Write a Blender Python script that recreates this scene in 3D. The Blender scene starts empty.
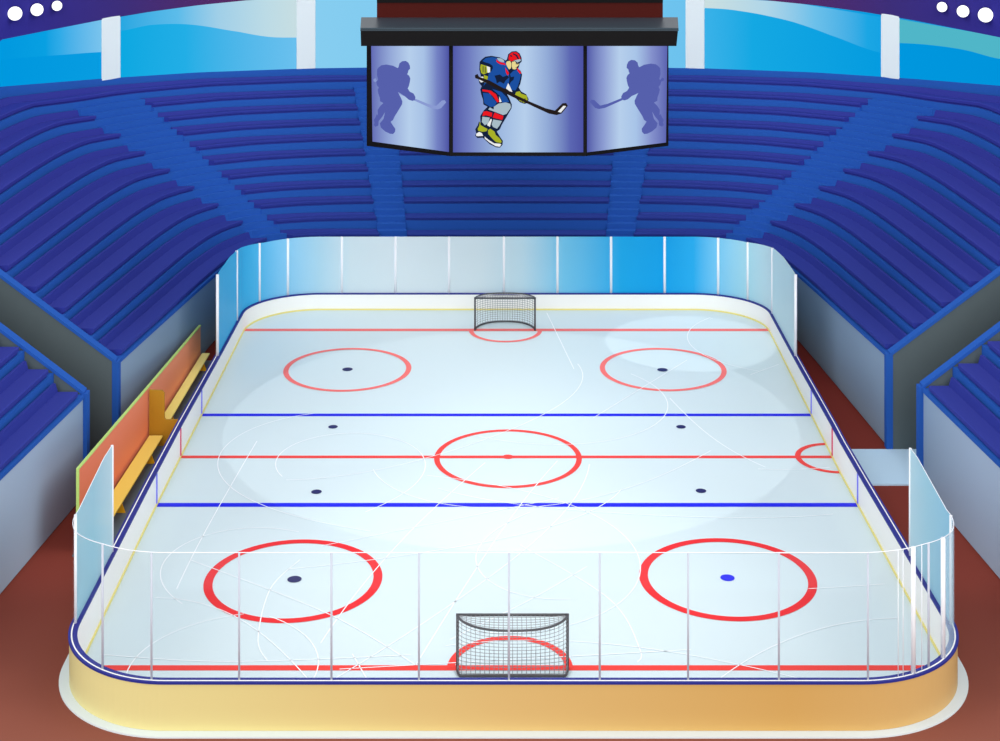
import bpy, math, random
from math import sin, cos, pi, sqrt, atan2
random.seed(7)
# ------------------------------------------------------------------ camera
FPX = 1645.0; CX = 506.5; HY = -195.0; CZ = 26.0
scn = bpy.context.scene
cam_d = bpy.data.cameras.new('camera'); cam = bpy.data.objects.new('camera', cam_d)
scn.collection.objects.link(cam); scn.camera = cam
cam.location = (0, 0, CZ); cam.rotation_euler = (pi/2, 0, 0)
cam_d.sensor_width = 36; cam_d.lens = FPX/1000*36
cam_d.shift_y = -(370.5-HY)/1000.0; cam_d.shift_x = -(CX-500)/1000.0
cam_d.clip_start = .5; cam_d.clip_end = 400
# ------------------------------------------------------------------ light
scn.view_settings.view_transform = 'Standard'; scn.view_settings.look = 'None'
scn.view_settings.gamma = 1; scn.view_settings.use_curve_mapping = False
scn.view_settings.exposure = 0.0
wd = bpy.data.worlds.new('world'); scn.world = wd; wd.use_nodes = True
wd.node_tree.nodes['Background'].inputs[0].default_value = (.97, .985, 1, 1)
wd.node_tree.nodes['Background'].inputs[1].default_value = .88
def sun(name, rx, rz, e, col=(1, 1, 1), ang=20):
    d = bpy.data.lights.new(name, 'SUN'); o = bpy.data.objects.new(name, d)
    d.energy = e; d.angle = math.radians(ang); d.color = col
    o.rotation_euler = (math.radians(rx), 0, math.radians(rz)); scn.collection.objects.link(o)
sun('fill_sun', 66, 0, 1.45, ang=40)  # added fill from the viewer's side, brightens surfaces facing the camera
sun('fill_sun', 52, 90, .95, ang=40)  # added side fill pair, brightens the side walls and boards
sun('fill_sun', 52, -90, .95, ang=40)
def spot(name, x, y, z, r, e, blend=0.0):
    d = bpy.data.lights.new(name, 'SPOT'); o = bpy.data.objects.new(name, d)
    d.energy = e; d.spot_size = 2*math.atan(r/z); d.spot_blend = blend; d.shadow_soft_size = .05
    o.location = (x, y, z); scn.collection.objects.link(o)
spot('arena_spot', 0.2, 69.3, 10.9, 12, 1900)
spot('arena_spot', 8.9, 79.6, 40, 4.1, 11000)
spot('arena_spot', 0.0, 54.5, 40, 12, 19000, 1.0)

# ------------------------------------------------------------------ helpers
def lin(h):
    h = h.lstrip('#'); v = [int(h[i:i+2], 16)/255 for i in (0, 2, 4)]
    return tuple((c/12.92 if c <= .04045 else ((c+.055)/1.055)**2.4) for c in v) + (1,)
MATS = {}
def mat(name, col, rough=.6, spec=.2, emit=0, metal=0, noise=0):
    if name in MATS: return MATS[name]
    m = bpy.data.materials.new(name); m.use_nodes = True; MATS[name] = m
    nt = m.node_tree; b = nt.nodes['Principled BSDF']
    b.inputs['Base Color'].default_value = lin(col); b.inputs['Roughness'].default_value = rough
    b.inputs['Specular IOR Level'].default_value = spec; b.inputs['Metallic'].default_value = metal
    if emit:
        b.inputs['Base Color'].default_value = (0, 0, 0, 1); b.inputs['Specular IOR Level'].default_value = 0
        b.inputs['Emission Color'].default_value = lin(col); b.inputs['Emission Strength'].default_value = emit
    if noise:
        n = nt.nodes.new('ShaderNodeTexNoise'); n.inputs['Scale'].default_value = 1.3; n.inputs['Detail'].default_value = 6
        g = nt.nodes.new('ShaderNodeNewGeometry'); nt.links.new(g.outputs['Position'], n.inputs['Vector'])
        mx = nt.nodes.new('ShaderNodeMix'); mx.data_type = 'RGBA'
        a = lin(col); mx.inputs[6].default_value = tuple(c*(1-noise) for c in a[:3])+(1,)
        mx.inputs[7].default_value = tuple(min(1, c*(1+noise)) for c in a[:3])+(1,)
        nt.links.new(n.outputs['Fac'], mx.inputs[0]); nt.links.new(mx.outputs[2], b.inputs['Base Color'])
    return m
def ramp_mat(name, axis, a, b_, stops, emit=0, opac=1.0, rough=.5):
    """colour runs along one axis of the place from a to b_ (metres)"""
    m = bpy.data.materials.new(name); m.use_nodes = True; MATS[name] = m
    nt = m.node_tree; b = nt.nodes['Principled BSDF']; out = nt.nodes['Material Output']
    g = nt.nodes.new('ShaderNodeNewGeometry'); s = nt.nodes.new('ShaderNodeSeparateXYZ')
    nt.links.new(g.outputs['Position'], s.inputs[0])
    r = nt.nodes.new('ShaderNodeMapRange'); r.inputs[1].default_value = a; r.inputs[2].default_value = b_
    nt.links.new(s.outputs['XYZ'.index(axis)], r.inputs[0])
    cr = nt.nodes.new('ShaderNodeValToRGB'); nt.links.new(r.outputs[0], cr.inputs[0])
    el = cr.color_ramp.elements
    while len(el) > 1: el.remove(el[-1])
    el[0].position = stops[0][0]; el[0].color = lin(stops[0][1])
    for p, c in stops[1:]:
        e = el.new(p); e.color = lin(c)
    b.inputs['Roughness'].default_value = rough
    if emit:
        b.inputs['Base Color'].default_value = (0, 0, 0, 1); b.inputs['Specular IOR Level'].default_value = 0
        nt.links.new(cr.outputs[0], b.inputs['Emission Color']); b.inputs['Emission Strength'].default_value = emit
    else:
        nt.links.new(cr.outputs[0], b.inputs['Base Color']); b.inputs['Specular IOR Level'].default_value = .15
    if opac < 1:
        t = nt.nodes.new('ShaderNodeBsdfTransparent'); mx = nt.nodes.new('ShaderNodeMixShader')
        mx.inputs[0].default_value = opac
        nt.links.new(t.outputs[0], mx.inputs[1]); nt.links.new(b.outputs[0], mx.inputs[2]); nt.links.new(mx.outputs[0], out.inputs[0])
    return m
def clear_mat(name):
    m = bpy.data.materials.new(name); m.use_nodes = True; MATS[name] = m
    nt = m.node_tree; out = nt.nodes['Material Output']; nt.nodes.remove(nt.nodes['Principled BSDF'])
    t = nt.nodes.new('ShaderNodeBsdfTransparent'); gl = nt.nodes.new('ShaderNodeBsdfGlossy'); gl.inputs['Roughness'].default_value = .05
    mx = nt.nodes.new('ShaderNodeMixShader'); mx.inputs[0].default_value = .02
    nt.links.new(t.outputs[0], mx.inputs[1]); nt.links.new(gl.outputs[0], mx.inputs[2]); nt.links.new(mx.outputs[0], out.inputs[0])
    return m
def wloc(o):
    x = y = z = 0
    while o: x += o.location[0]; y += o.location[1]; z += o.location[2]; o = o.parent
    return x, y, z
def tag(o, label=None, cat=None, group=None, kind=None):
    if label: o['label'] = label
    if cat: o['category'] = cat
    if group: o['group'] = group
    if kind: o['kind'] = kind
    return o
def thing(name, loc, label, cat, group=None):
    o = bpy.data.objects.new(name, None); scn.collection.objects.link(o); o.location = loc
    o.empty_display_size = .2
    return tag(o, label, cat, group)
class MB:
    def __init__(s): s.v = []; s.f = []; s.mi = []
    def add(s, vs, fs, mi=0):
        n = len(s.v); s.v += [tuple(p) for p in vs]; s.f += [tuple(i+n for i in f) for f in fs]; s.mi += [mi]*len(fs); return s
    def box(s, a, b, mi=0):
        (x0, y0, z0), (x1, y1, z1) = a, b
        return s.add([(x0,y0,z0),(x1,y0,z0),(x1,y1,z0),(x0,y1,z0),(x0,y0,z1),(x1,y0,z1),(x1,y1,z1),(x0,y1,z1)],
              [(0,3,2,1),(4,5,6,7),(0,1,5,4),(1,2,6,5),(2,3,7,6),(3,0,4,7)], mi)
    def prism(s, pts, z0, z1, mi=0):            # plan polygon (counter-clockwise), vertical
        n = len(pts); z0s = z0 if isinstance(z0, (list, tuple)) else [z0]*n; z1s = z1 if isinstance(z1, (list, tuple)) else [z1]*n
        vs = [(p[0], p[1], z) for p, z in zip(pts, z0s)] + [(p[0], p[1], z) for p, z in zip(pts, z1s)]
        return s.add(vs, [tuple(range(n-1, -1, -1)), tuple(range(n, 2*n))] + [(i, (i+1) % n, n+(i+1) % n, n+i) for i in range(n)], mi)
    def tube(s, pts, r, n=6, closed=False, mi=0):
        P = []; rings = []
        for p in pts:
            if not P or sum((p[k]-P[-1][k])**2 for k in range(3)) > 1e-8: P.append(tuple(p))
        for i, p in enumerate(P):
            a = P[i-1] if (i > 0 or closed) else P[i]; b = P[(i+1) % len(P)] if (i < len(P)-1 or closed) else P[i]
            d = [b[k]-a[k] for k in range(3)]; L = sqrt(sum(c*c for c in d)) or 1; d = [c/L for c in d]
            up = (0, 0, 1) if abs(d[2]) < .9 else (0, 1, 0)
            u = [d[1]*up[2]-d[2]*up[1], d[2]*up[0]-d[0]*up[2], d[0]*up[1]-d[1]*up[0]]; L = sqrt(sum(c*c for c in u)); u = [c/L for c in u]
            w = [u[1]*d[2]-u[2]*d[1], u[2]*d[0]-u[0]*d[2], u[0]*d[1]-u[1]*d[0]]
            rings.append([tuple(p[k]+r*(u[k]*cos(2*pi*j/n)+w[k]*sin(2*pi*j/n)) for k in range(3)) for j in range(n)])
        vs = [q for ring in rings for q in ring]; fs = []; m = len(P)
        for i in range(m if closed else m-1):
            for j in range(n):
                fs.append((i*n+j, i*n+(j+1) % n, ((i+1) % m)*n+(j+1) % n, ((i+1) % m)*n+j))
        if not closed: fs += [tuple(range(n-1, -1, -1)), tuple((m-1)*n+j for j in range(n))]
        return s.add(vs, fs, mi)
    def sweep(s, secs, closed_path=False, caps=True, closed_prof=True, mi=0, seg_mi=None):
        n = len(secs[0]); m = len(secs); base = len(s.v)
        s.v += [tuple(p) for sec in secs for p in sec]
        for i in range(m if closed_path else m-1):
            for j in range(n if closed_prof else n-1):
                s.f.append(tuple(base+q for q in (i*n+j, i*n+(j+1) % n, ((i+1) % m)*n+(j+1) % n, ((i+1) % m)*n+j)))
                s.mi.append(seg_mi[j] if seg_mi else mi)
        if caps and closed_prof and not closed_path:
            s.f += [tuple(base+j for j in range(n-1, -1, -1)), tuple(base+(m-1)*n+j for j in range(n))]; s.mi += [mi, mi]
        return s
    def build(s, name, mats, parent=None, smooth=False, bevel=0):
        if not isinstance(mats, (list, tuple)): mats = [mats]
        if parent: ox, oy, oz = wloc(parent); loc = (0, 0, 0)
        else:
            xs = [p[0] for p in s.v]; ys = [p[1] for p in s.v]; zs = [p[2] for p in s.v]
            ox, oy, oz = (min(xs)+max(xs))/2, (min(ys)+max(ys))/2, min(zs); loc = (ox, oy, oz)
        me = bpy.data.meshes.new(name); me.from_pydata([(p[0]-ox, p[1]-oy, p[2]-oz) for p in s.v], [], s.f)
        for m in mats: me.materials.append(m)
        me.polygons.foreach_set('material_index', s.mi)
        if smooth: me.polygons.foreach_set('use_smooth', [True]*len(me.polygons))
        me.update()
        o = bpy.data.objects.new(name, me); scn.collection.objects.link(o); o.parent = parent; o.location = loc
        if bevel:
            b = o.modifiers.new('bevel', 'BEVEL'); b.width = bevel; b.segments = 2; b.limit_method = 'ANGLE'
        return o
def interp(x, tab):
    if x <= tab[0][0]: return tab[0][1]
    for (a, va), (b, vb) in zip(tab, tab[1:]):
        if x <= b: return va+(vb-va)*(x-a)/(b-a)
    return tab[-1][1]
def gnd(px, py, z=0):
    Y = FPX*(CZ-z)/(py-HY); return ((px-CX)*Y/FPX, Y)
def proj(p): return CX+FPX*p[0]/p[1], HY+FPX*(CZ-p[2])/p[1]

# ------------------------------------------------------------------ materials
M_white = mat('painted_white', 'f4f3ee', .5); M_navy = mat('navy_plastic', '272c86', .5)
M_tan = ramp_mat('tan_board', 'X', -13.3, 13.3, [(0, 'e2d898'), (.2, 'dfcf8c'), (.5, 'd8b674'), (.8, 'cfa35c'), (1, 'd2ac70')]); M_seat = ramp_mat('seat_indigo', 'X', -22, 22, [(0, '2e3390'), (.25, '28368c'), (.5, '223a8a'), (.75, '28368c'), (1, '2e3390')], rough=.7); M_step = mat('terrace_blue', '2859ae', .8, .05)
M_red = mat('line_red', 'ea3f38', .5); M_blue = mat('line_blue', '1212e0', .5); M_dot = mat('spot_navy', '20205c', .5)
M_floor = ramp_mat('floor_redbrown', 'Y', 45, 75, [(0, '8a5040'), (.35, '853a2e'), (1, '74261e')], rough=.8)
M_post_or_glare = mat('post_or_glare_white', 'f2f4f8', .4); M_black = mat('black_casing', '100e0f', .6, .1)

# ------------------------------------------------------------------ bowl geometry
N = 11
topy = [(-400, 130), (0, 87), (100, 79), (200, 72.5), (310, 68.5), (420, 67), (506.5, 66.5)]
def rimz(x, y):
    px = CX-abs(x)*FPX/y
    if px < 0: return interp(y, [(50, 11.5), (65, 11.5), (74, 11.75), (82, 11.9)])
    return CZ-(interp(px, topy)-HY)*y/FPX
def fz(x, y): return interp(y, [(46, 4.0), (62.5, 3.8), (66, 3.78), (80.5, 3.2), (85, 2.95), (88, 2.85)])
def keys(ft, nt_):
    """(s, front xy, rim xy) for one half, x given positive"""
    return [(0,(0,88),(0,98)),(1,(5.3,88),(6.8,97.6)),(2,(6.8,88),(9.2,97.2)),(2.3,(8.4,87.97),(13.0,96.0)),(2.65,(10.0,87.9),(17.6,93.2)),
            (3,(11.35,87.6),(21.0,89.9)),(4,(12.6,86.9),(23.9,85.2)),(4.2,(13.5,84.6),(25.2,82.2)),(4.4,(14.1,80.5),(25.8,78.6)),(4.7,(14.85,73),(25.95,72.2)),
            (5,(15.43+.1*(66.8-ft),ft),(25.9,ft)),(6,(15.43+.1*(66.8-nt_),nt_),(26.0,nt_)),(7,(17.4,47),(26.3,47))]
def samp(K, s):
    i = 0
    while i < len(K)-2 and s > K[i+1][0]: i += 1
    a, b = K[i], K[i+1]; t = (s-a[0])/(b[0]-a[0])
    p = K[i-1] if i > 0 and a[0] not in (5, 6) else a; n = K[i+2] if i+2 < len(K) and b[0] not in (5, 6) else b
    def cr(j, k):
        p0, p1, p2, p3 = p[j][k], a[j][k], b[j][k], n[j][k]
        if i == 0: p0 = p2 if (k == 1) else -p2
        d = b[0]-a[0]
        m1 = (p2-p0)/((b[0]-p[0]) if i > 0 and p is not a else (2*d if i == 0 else d))*d
        m2 = (p3-p1)/((n[0]-a[0]) if n is not b else d)*d
        t2, t3 = t*t, t*t*t
        return (2*t3-3*t2+1)*p1+(t3-2*t2+t)*m1+(-2*t3+3*t2)*p2+(t3-t2)*m2
    F = (cr(1, 0), cr(1, 1)); R = (cr(2, 0), cr(2, 1))
    return F, R
KL = keys(65.5, 62.2); KR = keys(66.4, 62.9)
def bowl(s):
    """s<0 left, s>0 right: front point and rim point in 3-D"""
    F, R = samp(KL if s < 0 else KR, abs(s)); g = -1 if s < 0 else 1
    return (g*F[0], F[1], fz(*F)), (g*R[0], R[1], rimz(*R))
def at(s, f):
    F, R = bowl(s); return tuple(F[i]+(R[i]-F[i])*f for i in range(3))
def srange(a, b, d=.06):
    n = max(2, int(math.ceil(abs(b-a)/d))); return [a+(b-a)*i/n for i in range(n+1)]

def ftop(s): return interp(abs(s), [(2.6, 10/11), (4.2, .875)])
def fracs(s, n):                     # n rows below the top row
    t = ftop(s); return [t*k/n for k in range(n+1)]+[1.0]
def nrow(s): return 10 if abs(s) <= 3 else 8
def terrace(parent, a, b):
    cuts = [c for c in (-4, -3, -2, -1, 1, 2, 3, 4) if a < c < b]; ed = [a]+cuts+[b]; m = MB()
    for u, v in zip(ed, ed[1:]):
        mid = abs((u+v)/2); stair = 1 < mid < 2 or 3 < mid < 4
        n = 24 if stair else nrow(mid); secs = []
        for s in srange(u, v):
            F, R = bowl(s); pr = []; fr = fracs(s, n)
            for p_, q_ in zip(fr, fr[1:]):
                z = F[2]+(R[2]-F[2])*p_; p = at(s, p_); q = at(s, q_); pr += [(p[0], p[1], z), (q[0], q[1], z)]
            pr.append(R); secs.append(pr)
        m.sweep(secs, closed_prof=False)
        for pr in (secs[0], secs[-1]):                       # close the flank of the steps
            a_, b_ = pr[0], pr[-1]; pg = list(pr)+[(b_[0], b_[1], b_[2]-2.2), (a_[0], a_[1], a_[2]-1.6)]
            m.add(pg, [tuple(range(len(pg)))])
    return m.build('terrace', M_step, parent)
def front_wall(parent, a, b, m):
    secs = []; cap = []
    for s in srange(a, b):
        F, R = bowl(s); L = sqrt((R[0]-F[0])**2+(R[1]-F[1])**2); ux, uy = (R[0]-F[0])/L, (R[1]-F[1])/L
        def q(d, z): return (F[0]+ux*d, F[1]+uy*d, z)
        secs.append([q(0, 0), q(0, F[2]-.12), q(.25, F[2]-.12), q(.25, 0)])
        cap.append([q(-.05, F[2]-.12), q(-.05, F[2]+.03), q(.3, F[2]+.03), q(.3, F[2]-.12)])
    MB().sweep(secs).build('front_wall', m, parent); MB().sweep(cap).build('wall_cap', M_step, parent)
M_tun = mat('tunnel_grey', '596467', .8, .1, noise=.05)
def tunnel_side(parent, s, inward):
    """solid stringer wall beside a tunnel; inward = +1 body towards larger y"""
    F, R = bowl(s); g = -1 if s < 0 else 1; y0 = F[1]; y1 = y0+.3*inward
    ya, yb = min(y0, y1)-.03, max(y0, y1)+.03
    def wall(z_lo, z_hi, y_a, y_b):
        return [(F[0], y_a, z_lo[0]), (R[0], y_a, z_lo[1]), (R[0], y_a, z_hi[1]), (F[0], y_a, z_hi[0]),
                (F[0], y_b, z_lo[0]), (R[0], y_b, z_lo[1]), (R[0], y_b, z_hi[1]), (F[0], y_b, z_hi[0])]
    fc = [(0,1,2,3),(4,7,6,5),(0,4,5,1),(3,2,6,7),(0,3,7,4),(1,5,6,2)]
    MB().add(wall((0, 0), (F[2], R[2]), ya, yb), fc).build('tunnel_wall', M_tun, parent)
    MB().add(wall((F[2]-.02, R[2]-.02), (F[2]+.12, R[2]+.12), ya-.04, yb+.06), fc).build('stringer_cap', M_step, parent)
    x0 = F[0]; m = MB(); m.box((x0-.14, ya-.02, 0), (x0+.12, yb+.02, F[2]+.06)); m.build('corner_post', M_step, parent)

ORD = ['front', 'second', 'third', 'fourth', 'fifth', 'sixth', 'seventh', 'eighth', 'ninth', 'tenth', 'eleventh']
def seat_row(k, a, b, label, group, top=False):
    secs = []; n = nrow((a+b)/2)
    for s in srange(a, b):
        F, R = bowl(s)
        if top: f0, f1 = ftop(s), 1.0
        else: fr = fracs(s, n); f0, f1 = fr[k], fr[k+1]
        z = F[2]+(R[2]-F[2])*f0; sec = []
        u = min(1, max(0, (abs(s)-1.2)/3.0)); B = .02+.30*u*u*(3-2*u); T = .19+.08*u
        for df, dz in [(.10, 0), (.10, .08), (.04, .10), (.04, T-.03), (.07, T), (.72, T), (.80, T+B), (.90, T+B), (.93, 0)]:
            p = at(s, f0+df*(f1-f0)); sec.append((p[0], p[1], z+dz))
        secs.append(sec)
    o = MB().sweep(secs).build('seat_row', M_seat)
    return tag(o, label, 'seating', group)

# floors and lower / upper walls
def struct(o): o['kind'] = 'structure'; return o
struct(MB().box((-34, 38, -.35), (34, 100, -.05)).build('floor', M_floor))

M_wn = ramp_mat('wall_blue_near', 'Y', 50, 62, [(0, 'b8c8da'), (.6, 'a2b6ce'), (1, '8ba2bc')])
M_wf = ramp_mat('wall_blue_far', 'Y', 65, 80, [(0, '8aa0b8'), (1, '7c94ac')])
bo = thing('grandstand', (0, 93, 0), 'dark blue horseshoe stand curving round the far end behind the glass', 'grandstand')
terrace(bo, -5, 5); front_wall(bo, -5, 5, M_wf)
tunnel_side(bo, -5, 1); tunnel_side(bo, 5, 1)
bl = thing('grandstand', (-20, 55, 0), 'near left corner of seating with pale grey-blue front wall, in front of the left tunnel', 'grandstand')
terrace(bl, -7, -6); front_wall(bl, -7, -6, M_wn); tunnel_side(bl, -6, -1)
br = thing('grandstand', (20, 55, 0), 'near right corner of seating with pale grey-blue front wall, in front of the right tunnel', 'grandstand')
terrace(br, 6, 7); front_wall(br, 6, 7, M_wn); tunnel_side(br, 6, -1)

secdefs = [(-5+.035, -4, 'left side block between tunnel and diagonal stairs', 'rows in the left side block'),
           (-3, -2, 'left corner block between diagonal and straight stairs', 'rows in the left corner block'),
           (-1, 1, 'middle block right behind the scoreboard', 'rows in the middle block'),
           (2, 3, 'right corner block between diagonal and straight stairs', 'rows in the right corner block'),
           (4, 5-.035, 'right side block between tunnel and diagonal stairs', 'rows in the right side block')]
for a, b, nm, gp in secdefs:
    for k in range(nrow((a+b)/2)):
        seat_row(k, a, b, 'dark blue %s seat row from the rink, %s' % (ORD[k].replace('front', 'first'), nm), gp)
seat_row(N-1, -5+.035, 5-.035, 'topmost unbroken dark blue seat row curving under the windows', 'rows under the windows', top=True)
for k in range(4):
    seat_row(k, -7, -6-.05, 'dark blue %s seat row from the rink, near left block by the picture edge' % ORD[k].replace('front', 'first'), 'rows in the near left block')
    seat_row(k, 6+.05, 7, 'dark blue %s seat row from the rink, near right block by the picture edge' % ORD[k].replace('front', 'first'), 'rows in the near right block')

# window wall follows the rim
rimpts = [bowl(s)[1] for s in srange(-7, 7, .05)]
# straighten over the tunnel joints
def outp(p, d):
    c = (0, 62); L = sqrt((p[0]-c[0])**2+(p[1]-c[1])**2); return (p[0]+(p[0]-c[0])/L*d, p[1]+(p[1]-c[1])/L*d, p[2])
CEIL = [(0, 40), (50, 30), (100, 20.2), (150, 11.8), (200, 5), (250, 0), (340, -4), (506, -6)]
def zt(x, y):
    px = CX-abs(x)*FPX/y
    return 14.0 if px < 0 else CZ-(interp(px, CEIL)-HY)*y/FPX
def wallat(px, py, d=.1):
    """point on the window wall under a view ray"""
    t = (px-CX)/FPX; W = [outp(p, d) for p in rimpts]
    for a, b in zip(W, W[1:]):
        fa, fb = a[0]-t*a[1], b[0]-t*b[1]
        if fa <= 0 <= fb and a[1] > 55:
            u = fa/(fa-fb); x = a[0]+(b[0]-a[0])*u; y = a[1]+(b[1]-a[1])*u
            return (x, y, CZ-(py-HY)*y/FPX)
    return None
M_up = ramp_mat('upper_wall_purple_maroon', 'X', -25, 25, [(0, '302c8c'), (.08, '3b2a74'), (.22, '5c2350'), (.36, '6e2034'), (.64, '6e2034'), (.78, '5c2350'), (.92, '3b2a74'), (1, '302c8c')], rough=.9)  # indigo at both ends, maroon in the middle
secs = []
for p in rimpts:
    a = outp(p, .0); b = outp(p, .5); t = zt(*p[:2]); secs.append([(a[0], a[1], t), (a[0], a[1], 19.5), (b[0], b[1], 19.5), (b[0], b[1], t)])
struct(MB().sweep(secs).build('wall_back', M_up))
secs = []
for p in rimpts:
    a = outp(p, .06); b = outp(p, .5); secs.append([(a[0], a[1], -.05), (a[0], a[1], p[2]-.02), (b[0], b[1], p[2]-.02), (b[0], b[1], -.05)])
struct(MB().sweep(secs).build('wall_back_lower', M_step))
# windows between the columns
edges = [(-60, 110.5), (110.5, 306), (306, 695), (695, 890), (890, 1060)]
wm = [ramp_mat('window_sky_1', 'X', -25, -20, [(0, '0098df'), (1, '0c9fe2')], emit=1),
      ramp_mat('window_sky_2', 'X', -22, -11, [(0, '00a6e0'), (.35, '22aee6'), (1, '74c4f0')], emit=1),
      ramp_mat('window_sky_3', 'X', -11, 11, [(0, '86cdf0'), (1, '6cc2ee')], emit=1),
      ramp_mat('window_sky_4', 'X', 11, 22, [(0, '3fb4ea'), (.3, '14a8e3'), (1, '0099df')], emit=1),
      ramp_mat('window_sky_5', 'X', 20, 25, [(0, '0098df'), (1, '0094dc')], emit=1)]
wins = []
for i, (a, b) in enumerate(edges):
    secs = []; n = 30
    for j in range(n+1):
        px = a+(b-a)*j/n; p = wallat(px, 0, .2); q = wallat(px, 0, .26)
        if not p or not q: continue
        rz = min(rimpts, key=lambda r: (r[0]-p[0])**2+(r[1]-p[1])**2)[2]
        secs.append([(p[0], p[1], rz-.05), (p[0], p[1], zt(*p[:2])+.2), (q[0], q[1], zt(*p[:2])+.2), (q[0], q[1], rz-.05)])
    w = MB().sweep(secs).build('window_%d' % (i+1), wm[i]); struct(w); wins.append(w)
def band(win, top, bot, m):
    """pale swoop on a window: two edges given as view points on the pane"""
    secs = []; xs = [top[0][0]+(top[-1][0]-top[0][0])*j/24 for j in range(25)]
    for x in xs:
        yt = interp(x, top); yb = interp(x, bot)
        if yb-yt < .05: yb = yt+.05
        p = wallat(x, yt, .15); q = wallat(x, yb, .15); p2 = wallat(x, yt, .18); q2 = wallat(x, yb, .18)
        secs.append([q, p, p2, q2])
    MB().sweep(secs).build('cloud_band', m, wins[win])
def arc(pts):   # smooth a few points
    out = []
    for i in range(len(pts)-1):
        p0 = pts[max(0, i-1)]; p1 = pts[i]; p2 = pts[i+1]; p3 = pts[min(len(pts)-1, i+2)]
        for j in range(6):
            t = j/6; y = .5*((2*p1[1])+(-p0[1]+p2[1])*t+(2*p0[1]-5*p1[1]+4*p2[1]-p3[1])*t*t+(-p0[1]+3*p1[1]-3*p2[1]+p3[1])*t**3)
            out.append((p1[0]+(p2[0]-p1[0])*t, y))
    out.append(pts[-1]); return out
band(0, [(-20, 42), (0, 37), (102, 16)], arc([(-20, 62), (20, 58), (60, 55), (102, 52)]), ramp_mat('window_cloud_1', 'X', -25.4, -20.5, [(0, '0098df'), (.3, '08a0e2'), (.4, '2fabe8'), (.75, '7fc6ee'), (1, 'a6d2ea')], emit=1))
band(1, [(120, 13), (200, 3), (298, -3)], arc([(120, 31), (150, 25), (190, 24.5), (240, 32), (270, 37), (298, 37.5)]), ramp_mat('window_cloud_2', 'X', -21.5, -11.5, [(0, '14a4e0'), (.3, '5cbcea'), (.5, 'a0cfe8'), (.75, 'bcdbe6'), (1, 'ccdfe0')], emit=1))
band(3, [(704, -3), (790, 2), (882, 17)], arc([(704, 8), (740, 11), (790, 21), (830, 35), (882, 53)]), ramp_mat('window_cloud_4', 'X', 11.5, 21.5, [(0, 'ccdfe0'), (.35, 'b0d6e8'), (.6, '6cc0ea'), (.85, '1ba6e4'), (1, '0c9fe2')], emit=1))
band(4, [(899, 19), (950, 28), (1001, 37)], arc([(899, 43), (930, 45), (965, 50), (1001, 59)]), mat('window_cloud_5', '50b6c8', emit=1))
M_col = mat('column_cream', 'e4eeee', .7, .1)
for i, (xa, xb) in enumerate([(101.5, 120.5), (296.5, 315.5), (685.5, 704.5), (881, 899.5)]):
    a = wallat(xa, 0, .0); b = wallat(xb, 0, .0); c = wallat(xb, 0, .3); d = wallat(xa, 0, .3)
    rz = [min(rimpts, key=lambda r: (r[0]-p[0])**2+(r[1]-p[1])**2)[2] for p in (a, b)]
    m = MB(); m.prism([a[:2], b[:2], c[:2], d[:2]], min(rz)-.02, [zt(*q[:2])+.1 for q in (a, b, c, d)])
    o = m.build('column', M_col, bevel=.04)
    tag(o, ['pale square column between the two leftmost windows', 'pale square column left of the scoreboard', 'pale square column just right of the scoreboard', 'pale square column beside the rightmost window with the teal band'][i], 'column', 'columns between the windows')
# floodlights on the dark wall
M_lens = mat('lamp_white', 'ffffff', emit=1.6); M_house = mat('lamp_housing', '2a2670', .5)
spots = [(15, 13.5, 7, 'largest and lowest round white lamp at the left edge'), (37, 9.7, 6.2, 'middle round white lamp of the three at the left'), (57, 5.8, 5, 'smallest round white lamp, right end of the left three'),
         (942, 7, 5, 'smallest round white lamp, left end of the right three'), (963, 11.3, 6, 'middle round white lamp of the three at the right'), (985.5, 15, 7.3, 'largest and lowest round white lamp at the right edge')]
for px, py, r, lb in spots:
    p = wallat(px, py, -.3); R = r*p[1]/FPX
    t = thing('floodlight', p, lb + ', on the dark purple upper wall', 'lamp', 'lamps at the left' if px < 500 else 'lamps at the right')
    d = (-p[0], -p[1]); L = sqrt(d[0]**2+d[1]**2); d = (d[0]/L, d[1]/L)
    m = MB(); m.tube([(p[0]-d[0]*.45, p[1]-d[1]*.45, p[2]), (p[0], p[1], p[2])], R*.98, 24); m.build('housing', M_house, t)
    m = MB(); secs = []
    for q in range(5):
        a = q/4*pi/2; secs.append([(p[0]+d[0]*.12*sin(a)+(-d[1])*R*max(.01, cos(a))*cos(w), p[1]+d[1]*.12*sin(a)+d[0]*R*max(.01, cos(a))*cos(w), p[2]+R*max(.01, cos(a))*sin(w)) for w in [2*pi*j/28 for j in range(28)]])
    m.sweep(secs); m.build('lens', M_lens, t)

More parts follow.
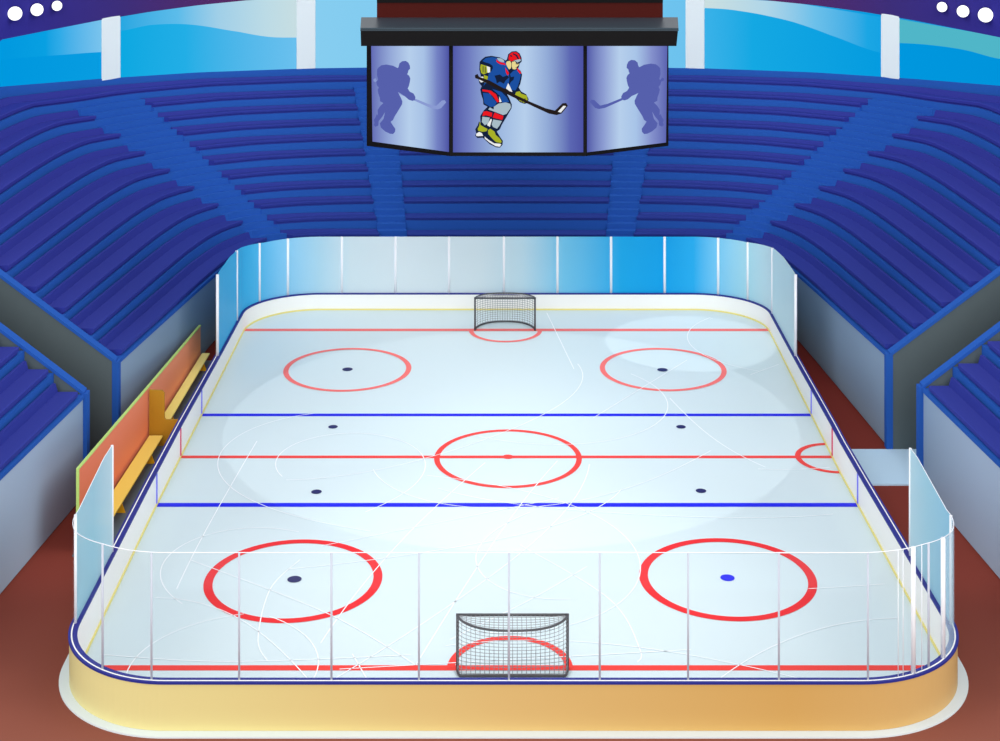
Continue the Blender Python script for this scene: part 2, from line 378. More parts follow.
# ------------------------------------------------------------------ rink
def skew(x, y):
    if x > 0: x += .32*max(0, (64-y)/17)*x/13
    else: x += .14*max(0, (60-y)/13)*(-x/13)
    return x, y
def outline(off, step=.15):
    pts = []; W = 13+off; y0 = 46.42-off; y1 = 84.7+off; rn = 3.3+off; rf = 3.5+off
    def line(a, b):
        n = max(1, int(sqrt((a[0]-b[0])**2+(a[1]-b[1])**2)/.4)); return [(a[0]+(b[0]-a[0])*i/n, a[1]+(b[1]-a[1])*i/n) for i in range(n)]
    def arcp(cx, cy, r, a0):
        return [(cx+r*cos(math.radians(a0+90*i/28)), cy+r*sin(math.radians(a0+90*i/28))) for i in range(28)]
    pts += line((-W+rn, y0), (W-rn, y0)); pts += arcp(W-rn, y0+rn, rn, -90); pts += line((W, y0+rn), (W, y1-rf)); pts += arcp(W-rf, y1-rf, rf, 0)
    pts += line((W-rf, y1), (-W+rf, y1)); pts += arcp(-W+rf, y1-rf, rf, 90); pts += line((-W, y1-rf), (-W, y0+rn)); pts += arcp(-W+rn, y0+rn, rn, 180)
    return [skew(*p) for p in pts]
HT = [(46, 1.35), (52, 1.3), (60, 1.21), (66, 1.19), (70, 1.1), (75.2, .99), (81.5, .92), (84.9, .83)]
def hb(y): return interp(y, HT)
def gt(y): return interp(y, [(46.2, 4.96), (46.9, 4.93), (48.3, 4.7), (50, 4.58), (53.3, 4.86), (54.8, 4.8), (75.2, 4.7), (78, 4.58), (80.3, 4.3), (82, 4.0), (83.6, 3.78), (84.9, 3.74)])

o = MB().prism(outline(.52), -.05, -.005).build('rink_apron', mat('apron_white', 'dce7ea', .7)); tag(o, 'pale grey-white rounded slab under the beige near end boards', 'floor slab')

M_ice = mat('ice', 'cfdfe3', .35, .2)
ice = thing('ice_sheet', (0, 65.5, 0), 'pale blue-white ice with red and blue lines and circles inside the boards', 'ice rink')
MB().prism(outline(.03), -.03, 0).build('ice_surface', M_ice, ice)
def paint(name, quads_or_secs, m, z=.006, label=None):
    o = MB(); 
    for poly in quads_or_secs:
        n = len(poly); o.add([(p[0], p[1], z) for p in poly], [tuple(range(n))])
    o = o.build(name, m, ice)
    if label: o['label'] = label
    return o
def xr(y): return skew(13, y)[0]
def xl(y): return skew(-13, y)[0]
def lineY(name, y, t, m, label): paint(name, [[(xl(y), y-t/2), (xr(y), y-t/2), (xr(y), y+t/2), (xl(y), y+t/2)]], m, label=label)
lineY('goal_line', gnd(0, 668)[1], .3, M_red, 'red goal line at the near end'); lineY('goal_line', gnd(0, 330)[1], .38, mat('line_red_far', 'f2706c', .5), 'red goal line at the far end')
lineY('blue_line', gnd(0, 505)[1], .34, M_blue, 'nearer blue line'); lineY('blue_line', gnd(0, 415)[1], .3, M_blue, 'farther blue line')
lineY('center_line', gnd(0, 457)[1], .26, M_red, 'thin red line across the middle')
def ring(name, c, R, t, m, a0=0, a1=360, clip=None, label=None, z=.01):
    secs = []; n = 96
    for i in range(n+1):
        a = math.radians(a0+(a1-a0)*i/n); secs.append(((c[0]+(R-t/2)*cos(a), c[1]+(R-t/2)*sin(a), z), (c[0]+(R+t/2)*cos(a), c[1]+(R+t/2)*sin(a), z)))
    if clip: secs = [s for s in secs if max(s[0][0], s[1][0]) < clip(s[0][1])]
    o = MB().sweep(secs, closed_prof=False).build(name, m, ice)
    if label: o['label'] = label
def disc(name, c, R, m, label=None, z=.012):
    paint(name, [[(c[0]+R*cos(2*pi*i/32), c[1]+R*sin(2*pi*i/32)) for i in range(32)]], m, z, label)
M_redf = MATS['line_red_far']; M_redn = mat('line_red_near', 'e4252a', .5)
def cen(px, yt, yb):
    Ya, Yb = gnd(0, yb)[1], gnd(0, yt)[1]; Y = (Ya+Yb)/2; return ((px-CX)*Y/FPX, Y), (Yb-Ya)/2
for px, yt, yb, hw, m, t, lb, dm, dp in [(293.5, 540, 623, 89.5, M_redn, .3, 'near left', M_dot, (294.5, 579.5)), (727.5, 538.5, 621.5, 88.5, M_redn, .3, 'near right', M_blue, (727.5, 578)),
          (508, 429.5, 488.5, 73.5, M_red, .22, 'centre', M_red, (508, 457)), (347.5, 348, 392, 63.5, M_redf, .24, 'far left', M_dot, (347.5, 369.5)), (663, 348, 391.5, 63, M_redf, .24, 'far right', M_dot, (662.5, 370))]:
    c, ry = cen(px, yt, yb); rx = hw*c[1]/FPX; R = (rx+ry)/2-t/2
    ring('faceoff_circle', c, R, t, m, label='red %s circle' % lb)
    g = gnd(*dp); disc('faceoff_spot', g, .24 if dm is not M_red else .22, dm, '%s spot in the %s circle' % ('red' if dm is M_red else 'bright blue' if dm is M_blue else 'navy', lb))
for dp in [(333, 427), (681, 427), (316.5, 492), (701, 491)]:
    disc('faceoff_spot', gnd(*dp), .2, M_dot, 'small navy spot outside the circles')
cn, cf, cc = gnd(510, 668), gnd(505.5, 330.5), gnd(834, 458)
ring('goal_crease', cn, 1.78, .24, M_red, 0, 180, label='red half circle at the near goal'); ring('goal_crease', cf, 1.7, .22, M_redf, 180, 360, label='red half circle at the far goal')
ring('referee_crease', cc, 1.42, .22, M_red, 60, 300, clip=lambda y: xr(y), label='red half circle against the right boards')
# skate marks
mk = MB(); random.seed(11)
def inside(x, y):
    return abs(x) < 12.7 and 46.8 < y < 84.3 and not (abs(x) > 10.5 and (y < 48.5 or y > 82.5))
def mark(pts, w=.035):
    for a, b in zip(pts, pts[1:]):
        if not (inside(*a) and inside(*b)): continue
        dx, dy = b[0]-a[0], b[1]-a[1]; L = sqrt(dx*dx+dy*dy) or 1; nx, ny = -dy/L*w/2, dx/L*w/2
        mk.add([(a[0]-nx, a[1]-ny, .016), (b[0]-nx, b[1]-ny, .016), (b[0]+nx, b[1]+ny, .016), (a[0]+nx, a[1]+ny, .016)], [(0, 1, 2, 3)])
for i in range(30):
    x, y = random.uniform(-12, 12), random.uniform(47, 84); h = random.uniform(0, 2*pi); c = random.choice([0, .01, .06, .12, .2])*random.choice([-1, 1])
    L = random.uniform(8, 22); pts = []
    for j in range(60):
        pts.append((x, y)); x += cos(h)*L/60; y += sin(h)*L/60; h += c*L/60*(1+.8*sin(j/20+i))
    mark(pts)
for P in [[(520, 545), (610, 600), (640, 650), (637, 663)], [(190, 560), (330, 615), (420, 668)], [(450, 640), (530, 600), (590, 565)], [(100, 655), (230, 662), (420, 655)], [(300, 560), (270, 590), (258, 640), (268, 662)]]:
    q = []; P = [P[0]]+P+[P[-1]]
    for k in range(1, len(P)-2):
        p0, p1, p2, p3 = P[k-1:k+3]
        for j in range(12):
            t = j/12; q.append(gnd(*[.5*((2*p1[c])+(-p0[c]+p2[c])*t+(2*p0[c]-5*p1[c]+4*p2[c]-p3[c])*t*t+(-p0[c]+3*p1[c]-3*p2[c]+p3[c])*t**3) for c in (0, 1)]))
    mark(q)
o = mk.build('skate_marks', mat('skate_mark_white', 'f8fcff', .4), ice); o['kind'] = 'stuff'; o['label'] = 'thin white curving skate marks'

bd = thing('rink_boards', (0, 65.5, 0), 'low white rink boards with navy top rail and beige outer face round the ice', 'rink boards')
oi, oc, oo = outline(0), outline(.11), outline(.22)
def strip(offs_z, name, m, lab=None, closed=True):
    A = [outline(o_) for o_, _ in offs_z]; secs = []
    for i in range(len(A[0])):
        secs.append([(A[j][i][0], A[j][i][1], offs_z[j][1](A[j][i][1])) for j in range(len(A))])
    o = MB().sweep(secs, closed_path=True, closed_prof=closed).build(name, m, bd)
    if lab: o['label'] = lab
    return o
z0 = lambda y: 0.0
strip([(0, z0), (0, lambda y: hb(y)-.04), (.11, lambda y: hb(y)-.04), (.11, z0)], 'inner_panel', M_white, 'white inner face')
strip([(.112, z0), (.112, lambda y: hb(y)-.04), (.22, lambda y: hb(y)-.04), (.22, z0)], 'outer_panel', M_tan, 'beige outer face')
strip([(-.02, lambda y: hb(y)-.04), (-.02, lambda y: hb(y)+.02), (.25, lambda y: hb(y)+.02), (.25, lambda y: hb(y)-.04)], 'top_rail', M_navy, 'navy rail')
strip([(.13, lambda y: hb(y)+.02), (.13, lambda y: hb(y)+.03), (.17, lambda y: hb(y)+.03), (.17, lambda y: hb(y)+.02)], 'rail_stripe', M_white, 'thin white line on the rail')
strip([(-.045, z0), (-.045, lambda y: .07), (0, lambda y: .07), (0, z0)], 'kick_strip', mat('kick_yellow', 'e8dc88', .5), 'thin yellow strip at the ice')
for py, m, w in [(505, mat('mark_blue', '7b7cf0', .5), .12), (415, MATS['mark_blue'], .12), (457, mat('mark_crimson', 'd8366c', .5), .12)]:
    y = gnd(0, py)[1]
    for sgn in (-1, 1):
        X = xl(y) if sgn < 0 else xr(y)
        MB().box((X-.03, y-w/2, .01), (X+.03, y+w/2, hb(y)-.05)).build('line_mark', m, bd)

# ------------------------------------------------------------------ glass
M_clear = clear_mat('clear_glass')
path = outline(.11)
def find(px, ylo, yhi, target=None):
    best = None
    P = []
    for a, b in zip(path, path[1:]+path[:1]):
        for j in range(6): P.append((a[0]+(b[0]-a[0])*j/6, a[1]+(b[1]-a[1])*j/6))
    for i, p in enumerate(P):
        if ylo <= p[1] <= yhi:
            d = abs(proj((p[0], p[1], hb(p[1])))[0]-px)
            if target is not None: d += .5*abs(proj((p[0], p[1], hb(p[1])))[1]-target)
            if best is None or d < best[0]: best = (d, i, p)
    return best[1], P
def glass(parent, posts, mats_, post_r, order, rail=True):
    """posts: indices on the fine path in order; one pane between each two"""
    _, P = find(0, 0, 100); n = len(P)
    for q, (i, h, w) in enumerate(posts):
        p = P[i]
        if w: MB().tube([(p[0], p[1], hb(p[1])), (p[0], p[1], gt(p[1])+h)], w, 8).build('post_or_glare_streak', mat('post_grey', 'c6cad6', .4) if .02 < w < .04 else M_post_or_glare, parent, smooth=True)
    top = []
    for q in range(len(posts)-1):
        i, j = posts[q][0], posts[q+1][0]
        step = order; idx = [i]
        while idx[-1] != j: idx.append((idx[-1]+step) % n)
        idx = idx[::2]+([idx[-1]] if (len(idx)-1) % 2 else [])
        top += [P[k] for k in idx]
        secs = []
        for t, k in enumerate(idx):
            p = P[k]; a = P[(k-1) % n]; b = P[(k+1) % n]; dx, dy = b[0]-a[0], b[1]-a[1]; L = sqrt(dx*dx+dy*dy); nx, ny = dy/L*.012, -dx/L*.012
            zb, zt = hb(p[1])+.02, gt(p[1])
            secs.append([(p[0]-nx, p[1]-ny, zb), (p[0]-nx, p[1]-ny, zt), (p[0]+nx, p[1]+ny, zt), (p[0]+nx, p[1]+ny, zb)])
        if mats_[q] is not None: MB().sweep(secs).build('glass_pane', mats_[q], parent, smooth=False)
    if rail:
        pts = []
        for p in top:
            if not pts or (p[0]-pts[-1][0])**2+(p[1]-pts[-1][1])**2 > 1e-4: pts.append((p[0], p[1], gt(p[1])))
        MB().tube(pts, .012, 6).build('top_edge', M_post_or_glare, parent)
# far screen
def px2X(px, Y=84.9): return (px-CX)*Y/FPX
xs = lambda px: (px2X(px)+13.4)/26.8
M_far = ramp_mat('tinted_reflection_glass', 'X', -13.4, 13.4, [(0, '17aee6'), (.03, '4db8e8'), (.065, '7cc6ec'), (.14, 'aed6e6'), (.2, 'd0e2e7'), (.3, 'd8e6ea'),
      (.45, 'd3e4e9'), (.53, 'bfdde8'), (.61, '74c6e8'), (.72, '12a6e2'), (.8, '009ee0'), (.86, '22aae6'), (.9, '70c4ec'), (.955, 'a6d9e6'), (1, 'd0e6ea')], opac=.93)  # pale and strong blue reflections put into the glass colour
gf = thing('glass_screen', (0, 84.8, .83), 'tall blue glass screen with white posts round the far end of the rink', 'glass screen')
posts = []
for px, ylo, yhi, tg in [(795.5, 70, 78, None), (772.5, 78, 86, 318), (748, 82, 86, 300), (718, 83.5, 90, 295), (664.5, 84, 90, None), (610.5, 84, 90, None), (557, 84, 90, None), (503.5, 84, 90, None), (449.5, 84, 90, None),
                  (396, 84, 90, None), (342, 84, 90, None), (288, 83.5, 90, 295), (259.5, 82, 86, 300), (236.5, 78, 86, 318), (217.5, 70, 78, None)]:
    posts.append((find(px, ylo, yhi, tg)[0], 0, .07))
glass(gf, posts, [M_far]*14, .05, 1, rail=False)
# near screen
M_side = ramp_mat('pale_side_glass', 'Y', 49, 56, [(0, 'a8d6e4'), (.4, '9fd2e2'), (1, 'd2e8ee')], opac=.8)
M_sideR = ramp_mat('pale_side_glass_right', 'Y', 49, 56, [(0, '8ecbe6'), (.45, 'a6d6e6'), (1, 'd2e8ee')], opac=.8)
M_corner = ramp_mat('faint_corner_glass', 'Y', 46, 51, [(0, 'dceef4'), (1, 'a6d6e8')], opac=.3)
gn = thing('glass_screen', (0, 46.3, 1.35), 'clear glass screen with thin white posts and glare streaks standing on the near end boards', 'glass screen')
posts = []
for px, ylo, yhi, tg, r in [(112, 52, 60, 548, .05), (75.5, 48.5, 52, None, .045), (103, 46, 48.5, 669, .035), (151, 46, 47.2, None, .03)]:
    posts.append((find(px, ylo, yhi, tg)[0], 0, r))
for px in (240, 330.5, 420, 509.5, 599, 688.5, 778, 867.5): posts.append((find(px, 46, 46.5)[0], 0, .03))
for px, tg, r in [(898, 676, .012), (903, 675, .012), (913, 671, .07), (922, 668, .012), (928.5, 664, .035), (943, 652, .07)]: posts.append((find(px, 46, 49, tg)[0], 0, r))  # all but the grey post are glare streaks, modelled as white posts
posts.append((find(953, 48, 52, 624)[0], 0, .045)); posts.append((find(910.5, 52, 58, 550)[0], 0, .05))
nm = [M_side, None] + [M_clear]*(len(posts)-4) + [M_sideR]
nm[1] = M_clear; nm[-2] = M_corner
glass(gn, posts, nm, .03, 1)

# ------------------------------------------------------------------ goals
M_frame = mat('goal_frame_grey', '45474b', .4, .4); M_net = mat('net_cord', '8a8c90', .8)
def goal(name, c, hw, H, dt, db, sgn, label, flat=False):
    """sgn -1: body reaches towards the viewer"""
    t = thing(name, (c[0], c[1], 0), label, 'goal', 'hockey goals')
    def curve(u, d):     # u -1..1 across, d depth at the middle
        if flat:
            e = min(1, (1-abs(u))/.06); dd = d*(1-(1-e)**2)**.5 if e < 1 else d
        else: dd = d*(1-abs(u)**2.6)**.62
        return (c[0]+u*hw, c[1]+sgn*dd)
    r = .045
    MB().tube([(c[0]-hw, c[1], 0), (c[0]-hw, c[1], H)], r, 8).build('goal_post', M_frame, t, True); MB().tube([(c[0]+hw, c[1], 0), (c[0]+hw, c[1], H)], r, 8).build('goal_post', M_frame, t, True)
    MB().tube([(c[0]-hw-r, c[1], H), (c[0]+hw+r, c[1], H)], r, 8).build('crossbar', M_frame, t, True)
    us = [-1+2*i/48 for i in range(49)]
    us = [sin(u*pi/2) for u in us]
    fl = flat
    flat = False
    topc = [curve(u, dt) for u in us]; MB().tube([(p[0], p[1], H) for p in topc], r*.8, 8).build('top_frame', M_frame, t, True)
    flat = fl
    basec = [curve(u, db) for u in us]; MB().tube([(p[0], p[1], r) for p in basec], r*.9, 8).build('base_frame', M_frame, t, True)
    flat = False
    net = MB(); nu = 24; w = .009
    for i in range(nu+1):
        u = -1+2*i/nu; flat = False; a = curve(u, dt); flat = fl; b = curve(u, db)
        net.tube([(c[0]+u*hw, c[1], H), (a[0], a[1], H), (a[0]+(b[0]-a[0])*.5, a[1]+(b[1]-a[1])*.5, H/2), (b[0], b[1], .05)], w, 4)
    for j in range(1, 14):
        f = j/14; pts = []
        for u in us[::2]:
            flat = False; a = curve(u, dt); flat = fl; b = curve(u, db); pts.append((b[0]+(a[0]-b[0])*f, b[1]+(a[1]-b[1])*f, H*f))
        net.tube(pts, w, 4)
    for j in range(1, 6):
        f = j/6; flat = False
        net.tube([(c[0]+u*hw, c[1]+(curve(u, dt)[1]-c[1])*f, H) for u in us[::2]], w, 4)
    net.build('netting', M_net, t)
Yn = gnd(0, 668)[1]; Yf = gnd(0, 330.5)[1]
goal('hockey_goal', ((512.5-CX)*Yn/FPX, Yn), 55*Yn/FPX, 1.6, .95, .52, -1, 'dark-framed goal with grey net at the near end, seen from behind', flat=True)
goal('hockey_goal', ((505-CX)*Yf/FPX, Yf), 30*Yf/FPX, 1.6, .85, 1.3, 1, 'small dark-framed goal at the far end, opening towards the viewer')

# ------------------------------------------------------------------ players' bench on the left
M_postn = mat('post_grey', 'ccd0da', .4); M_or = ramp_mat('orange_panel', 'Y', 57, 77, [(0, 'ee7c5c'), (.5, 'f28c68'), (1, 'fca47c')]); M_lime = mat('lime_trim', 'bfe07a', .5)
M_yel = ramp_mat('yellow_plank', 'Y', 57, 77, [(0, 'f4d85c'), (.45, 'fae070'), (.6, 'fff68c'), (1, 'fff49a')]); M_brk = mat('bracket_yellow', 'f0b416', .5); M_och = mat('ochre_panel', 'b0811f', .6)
W3 = [(-14.95, 57.5, 2.78), (-14.55, 66.8, 2.33), (-14.28, 76.8, 1.68)]
bw = thing('bench_screen', (-14.55, 67, 0), 'long orange panel with lime edge behind the yellow benches', 'panel wall')
MB().sweep([[(x, y, 0), (x, y, z), (x-.06, y, z), (x-.06, y, 0)] for x, y, z in W3]).build('panel', M_or, bw)
MB().sweep([[(x+.02, y, z), (x+.02, y, z+.05), (x-.08, y, z+.05), (x-.08, y, z)] for x, y, z in W3]).build('top_trim', M_lime, bw)
x, y, z = W3[0]; MB().box((x-.08, y-.06, 0), (x+.02, y, z+.05)).build('end_trim', M_lime, bw)
o = MB().sweep([[(-15.05, 57, -.05), (-15.05, 57, .0), (-13.25, 57, .0), (-13.25, 57, -.05)], [(-14.4, 77, -.05), (-14.4, 77, .0), (-13.25, 77, .0), (-13.25, 77, -.05)]]).build('bench_floor', mat('slate_floor', '66747f', .8))
tag(o, 'dark slate floor strip under the yellow benches beside the boards', 'floor strip')
def bench(p0, p1, w0, w1, label, legs):
    t = thing('player_bench', ((p0[0]+p1[0])/2, (p0[1]+p1[1])/2, 0), label, 'bench', 'yellow benches')
    MB().sweep([[(p0[0], p0[1], .42), (p0[0], p0[1], .48), (p0[0]+w0, p0[1], .48), (p0[0]+w0, p0[1], .42)], [(p1[0], p1[1], .42), (p1[0], p1[1], .48), (p1[0]+w1, p1[1], .48), (p1[0]+w1, p1[1], .42)]]).build('seat', M_yel, t, bevel=.01)
    for f in legs:
        y = p0[1]+(p1[1]-p0[1])*f; x = p0[0]+(p1[0]-p0[0])*f+(w0+(w1-w0)*f)
        v = [(x-.28, y-.2, 0), (x-.0, y-.2, 0), (x-.14, y-.05, .42), (x-.28, y+.2, 0), (x, y+.2, 0), (x-.14, y+.05, .42)]
        MB().add([(x-.3, y-.04, 0), (x+.06, y-.04, 0), (x-.1, y-.04, .42), (x-.3, y+.04, 0), (x+.06, y+.04, 0), (x-.1, y+.04, .42)],
                 [(0, 1, 2), (5, 4, 3), (0, 3, 4, 1), (1, 4, 5, 2), (2, 5, 3, 0)]).build('bracket', M_brk, t)
bench((-14.18, 76.6), (-14.38, 68.2), .36, .42, 'narrow pale yellow bench beyond the ochre divider', (.12, .9))
bench((-14.46, 66.6), (-14.74, 58.4), .55, .62, 'wide golden yellow bench on the near side of the ochre divider', (.2, .75))
pr = [(-14.5, 0), (-13.28, 0), (-13.28, 1.05), (-13.82, 1.05), (-13.88, 1.12), (-13.88, 2.12), (-13.98, 2.24), (-14.5, 2.26)]
n = len(pr); m = MB(); m.add([(x, 66.74, z) for x, z in pr]+[(x, 66.84, z) for x, z in pr], [tuple(range(n)), tuple(range(2*n-1, n-1, -1))]+[(i, n+i, n+(i+1) % n, (i+1) % n) for i in range(n)])
o = m.build('bench_divider', M_och); tag(o, 'ochre L-shaped panel between the two yellow benches', 'divider')

# walkway on the right
o = MB().box((13.5, 62.95, -.05), (19, 66.36, .02)).build('walkway_mat', mat('mat_pale_blue', 'c2e0f6', .7)); tag(o, 'pale blue mat between the right boards and the tunnel', 'floor mat')

# ------------------------------------------------------------------ scoreboard
sb = thing('scoreboard', (.5, 73, 11), 'black three-sided video scoreboard with hockey players on its screens, hanging over the far ice', 'scoreboard')
XL, XR = -6.13, 7.1; XI, XJ = -2.41, 3.39; Y0, Y1 = 70.0, 72.1
MB().prism([(XL, Y1), (XI, Y0), (XJ, Y0), (XR, Y1), (XR, 76), (XL, 76)], [11.06]*6, [15.95]*6).build('housing', M_black, sb)
MB().add([(-6.12, 69.2, 15.86), (7.15, 69.2, 15.86), (7.15, 72.7, 15.86), (-6.12, 72.7, 15.86), (-6.14, 69.2, 16.55), (7.22, 69.2, 16.55), (7.5, 72.7, 16.55), (-6.38, 72.7, 16.55)],
         [(0,3,2,1),(4,5,6,7),(0,1,5,4),(1,2,6,5),(2,3,7,6),(3,0,4,7)]).build('canopy', M_black, sb)
MB().add([(-6.15, 69.18, 16.5), (7.24, 69.18, 16.5), (7.57, 72.7, 16.5), (-6.42, 72.7, 16.5), (-6.15, 69.25, 16.62), (7.24, 69.25, 16.62), (7.57, 72.7, 16.62), (-6.42, 72.7, 16.62)],
         [(0,3,2,1),(4,5,6,7),(0,1,5,4),(1,2,6,5),(2,3,7,6),(3,0,4,7)]).build('canopy_top', mat('slate_metal', '2c3b45', .35, .3), sb)
MB().box((-5.72, 72.6, 16.62), (6.9, 76.6, 17.28)).build('mounting_box', mat('oxblood_metal', '4c120c', .6, .1), sb)
MB().box((-5.72, 72.55, 17.28), (6.9, 76.6, 19)).build('top_beam', M_black, sb)
import itertools
SG = [(0, '5058a8'), (.12, '6f7cc0'), (.35, '9db8e0'), (.55, 'b6cfec'), (.72, '93acd8'), (.9, '5b66b2'), (1, '4c52a4')]
SL = [(0, '6068b4'), (.25, '94a8d8'), (.5, 'b6cfec'), (.68, 'a8c2e6'), (.85, '7482c4'), (1, '4c52a4')]
SR = [(0, '5058a8'), (.2, '8c9cd2'), (.4, 'b6cfec'), (.6, 'a8c4e8'), (.8, '8490cc'), (1, '5a62b0')]
def plane_pt(px, py, kind, lift):
    """view point onto one scoreboard face, lifted off it"""
    t = (px-CX)/FPX
    if kind == 'C': Y = Y0-lift; X = t*Y
    else:
        (xa, ya), (xb, yb) = ((XL, Y1), (XI, Y0)) if kind == 'L' else ((XJ, Y0), (XR, Y1))
        dx, dy = xb-xa, yb-ya; L = sqrt(dx*dx+dy*dy); nx, ny = dy/L, -dx/L; xa += nx*lift; ya += ny*lift
        u = (t*ya-xa)/(dx-t*dy); X = xa+dx*u; Y = ya+dy*u
    return (X, Y, CZ-(py-HY)*Y/FPX)
def screen(kind, quad, stops, lab):
    P = [plane_pt(x, y, kind, .03) for x, y in quad]; Q = [plane_pt(x, y, kind, .0) for x, y in quad]
    zt = 15.9
    x0, x1 = P[0][0], P[1][0]; m = ramp_mat('screen_'+kind, 'X', x0, x1, stops, emit=1)
    o = MB().add(P+Q, [(0,3,2,1),(4,5,6,7),(0,1,5,4),(1,2,6,5),(2,3,7,6),(3,0,4,7)]).build('screen', m, sb); o['label'] = lab; return o
sC = screen('C', [(453, 42), (583.3, 42), (583.3, 152.3), (453, 152.3)], SG, 'middle screen with a player in colour')
sL = screen('L', [(371, 38), (449, 42), (449, 152), (372.5, 141.5)], SL, 'left screen with a violet player silhouette')
sR = screen('R', [(587, 42), (667.5, 38), (666, 142.5), (587, 152.3)], SR, 'right screen with a violet player silhouette')
def poly(pts, kind, mp, lift, name, m, parent):
    P = [plane_pt(*mp(x, y), kind, lift) for x, y in pts]; n = len(P)
    if sum(P[i][0]*P[(i+1) % n][2]-P[(i+1) % n][0]*P[i][2] for i in range(n)) < 0: P = P[::-1]
    return (P, tuple(range(n)))
def figure(kind, mp, layers, parent):
    """layers: (part name, material, [polygons])"""
    lift = .04
    for nm_, m, polys in layers:
        b = MB()
        for pl in polys:
            b = MB(); P, f = poly(pl, kind, mp, lift, nm_, m, parent); b.add(P, [f]); b.build(nm_, m, parent); lift += .006
BODY = [(270,125),(278,92),(300,74),(330,71),(352,86),(364,112),(366,138),(352,152),(348,172),(342,184),(358,198),(368,222),(364,250),(356,285),(346,305),(362,332),(395,350),(410,380),(405,405),(385,412),(355,402),(325,375),(290,350),(264,335),(285,375),(302,415),(300,440),(270,492),(238,545),(225,575),(205,590),(222,618),(244,650),(242,675),(225,694),(200,692),(160,672),(125,640),(115,630),(80,632),(65,617),(72,600),(66,575),(82,550),(90,525),(100,535),(98,490),(120,455),(145,430),(118,415),(116,385),(104,350),(98,318),(108,298),(92,278),(86,248),(102,232),(92,190),(94,142),(108,125),(130,108),(170,102),(225,112),(262,132)]
STICK = [(63,228),(80,218),(90,236),(160,262),(240,306),(330,356),(420,398),(520,440),(580,455),(628,408),(652,406),(663,424),(622,474),(590,484),(540,474),(470,442),(400,409),(300,364),(220,322),(140,278),(85,252),(66,246)]
SNAVY, SBLU, SRED, SOLV, SGRY, SWHT, SSKN = [mat('graphic_'+a, b, emit=1) for a, b in (('navy', '14203c'), ('blue', '1c4fa0'), ('red', 'ea1a22'), ('olive', 'a8b028'), ('grey', 'a8bcc6'), ('white', 'eef0f0'), ('skin', 'e8d890'))]
mpC = lambda x, y: (465+x/6.445, 40+y/6.445)
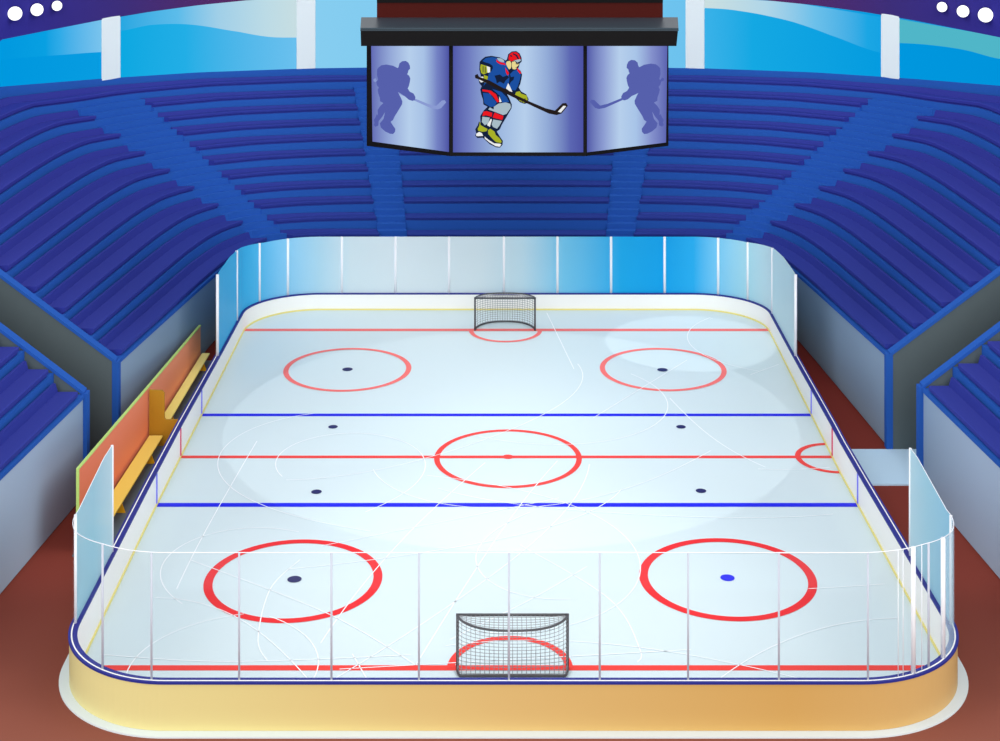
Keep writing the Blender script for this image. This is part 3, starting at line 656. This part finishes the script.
figure('C', mpC, [
  ('player_outline', SNAVY, [BODY]),
  ('jersey', SBLU, [[(112,135),(135,116),(175,110),(222,118),(262,140),(275,180),(285,225),(310,200),(335,190),(352,202),(360,225),(354,255),(340,300),(325,325),(300,322),(280,290),(262,310),(240,318),(200,296),(150,265),(128,285),(118,300),(148,215),(172,200),(175,165),(150,150),(125,142)],
                        [(115,340),(160,345),(185,380),(205,402),(190,428),(165,432),(125,408)], [(175,315),(235,335),(268,368),(285,400),(240,404),(225,360)]]),
  ('jersey_navy_patch', SNAVY, [[(190,230),(225,222),(245,238),(272,228),(285,240),(262,262),(250,282),(225,268),(205,280),(200,255)], [(290,240),(318,235),(312,258),(296,270),(280,300),(284,268)]]),  # flat navy patches of the drawn jersey
  ('trim', SRED, [[(200,125),(225,142),(258,150),(262,162),(225,155),(204,142)], [(258,178),(275,200),(285,215),(274,228),(264,210)], [(334,178),(352,195),(364,215),(354,218),(338,198)],
              [(112,318),(165,326),(200,350),(222,398),(208,402),(180,362),(150,336),(112,330)], [(118,462),(140,458),(176,470),(172,495),(135,485),(112,490)], [(190,468),(248,490),(240,515),(178,500)]]),
  ('helmet', SRED, [[(280,124),(284,96),(302,80),(330,78),(348,92),(358,120),(345,132),(330,124),(312,132),(300,138),(284,128)]]),
  ('sleeve_line', SNAVY, [[(140,146),(158,152),(178,166),(180,182),(168,202),(152,218),(148,250),(140,250),(142,214),(160,196),(170,178),(156,160),(138,154)], [(282,212),(290,220),(296,240),(290,280),(284,280),(286,240)], [(232,404),(216,420),(196,440),(190,436),(208,414)]]),
  ('helmet_vent', SNAVY, [[(310,84),(336,96),(350,122),(340,124),(326,102),(308,92)], [(288,96),(300,98),(306,108),(294,108)]]),
  ('visor', SGRY, [[(312,136),(330,128),(358,124),(360,134),(336,146),(330,138)], [(206,116),(232,118),(252,132),(252,144),(228,140),(212,130)]]),
  ('face', SSKN, [[(270,138),(290,134),(299,150),(296,182),(284,190),(270,168),(264,150)], [(303,140),(322,138),(330,150),(348,154),(343,166),(334,172),(334,182),(322,190),(308,188),(301,170)]]),
  ('eye', SNAVY, [[(328,150),(342,154),(340,158),(326,155)], [(326,176),(338,176),(336,180),(326,180)]]),
  ('glove', SOLV, [[(102,155),(140,168),(145,210),(120,222),(104,212),(98,180)], [(122,226),(148,234),(140,278),(120,270)], [(330,335),(352,330),(362,345),(398,358),(404,384),(398,402),(376,404),(352,392),(330,368),(322,352)]]),
  ('glove_stripe', SNAVY, [[(114,168),(119,168),(119,208),(114,208)], [(128,172),(133,174),(133,212),(128,212)], [(366,376),(372,374),(372,400),(366,398)], [(384,376),(390,376),(390,402),(384,400)]]),
  ('cuff', SWHT, [[(140,168),(162,176),(162,208),(146,212)], [(90,238),(118,236),(120,268),(104,274),(92,262)], [(278,278),(290,300),(306,335),(288,330),(264,312)], [(220,362),(236,398),(222,402)], [(166,508),(174,512),(160,560),(142,548)], [(72,604),(92,592),(108,600),(118,618),(84,620),(72,618)], [(126,622),(150,642),(188,666),(224,668),(234,672),(224,688),(198,684),(160,662),(128,636)]]),
  ('pads', SGRY, [[(186,430),(215,410),(262,402),(292,412),(296,436),(268,476),(246,484),(200,466),(150,448),(160,434),(185,448)], [(112,494),(160,500),(150,536),(128,550),(108,528)], [(182,512),(238,522),(222,552),(206,572),(180,560),(172,544)]]),
  ('skate', SOLV, [[(96,520),(100,548),(124,562),(146,574),(138,588),(112,592),(84,584),(82,572),(92,552)], [(148,580),(164,572),(190,590),(198,612),(222,632),(236,652),(232,664),(200,658),(176,636),(150,606)]]),
  ('hockey_stick', mat('graphic_black', '241c1c', emit=1), [STICK]), ('stick_blade', SWHT, [[(598,462),(634,424),(652,426),(618,468)]]),
], sC)
BODY2 = list(BODY); i_ = BODY2.index((115,630)); BODY2[i_:i_+1] = [(116,604),(146,566),(160,505),(138,545),(106,584),(104,622)]
SSIL = mat('graphic_violet', '5660ac', emit=1); SSTK = mat('graphic_pale_violet', '8a9ad2', emit=1)
mpL = lambda x, y: (373.5+(x-64)/598*72.5, 61+(y-72)/622*73)
mpR = lambda x, y: (664-(x-64)/598*74, 60+(y-72)/622*74)
figure('L', mpL, [('stick_silhouette', SSTK, [STICK]), ('player_silhouette', SSIL, [BODY2])], sL)
figure('R', mpR, [('stick_silhouette', SSIL, [STICK]), ('player_silhouette', SSIL, [BODY2])], sR)
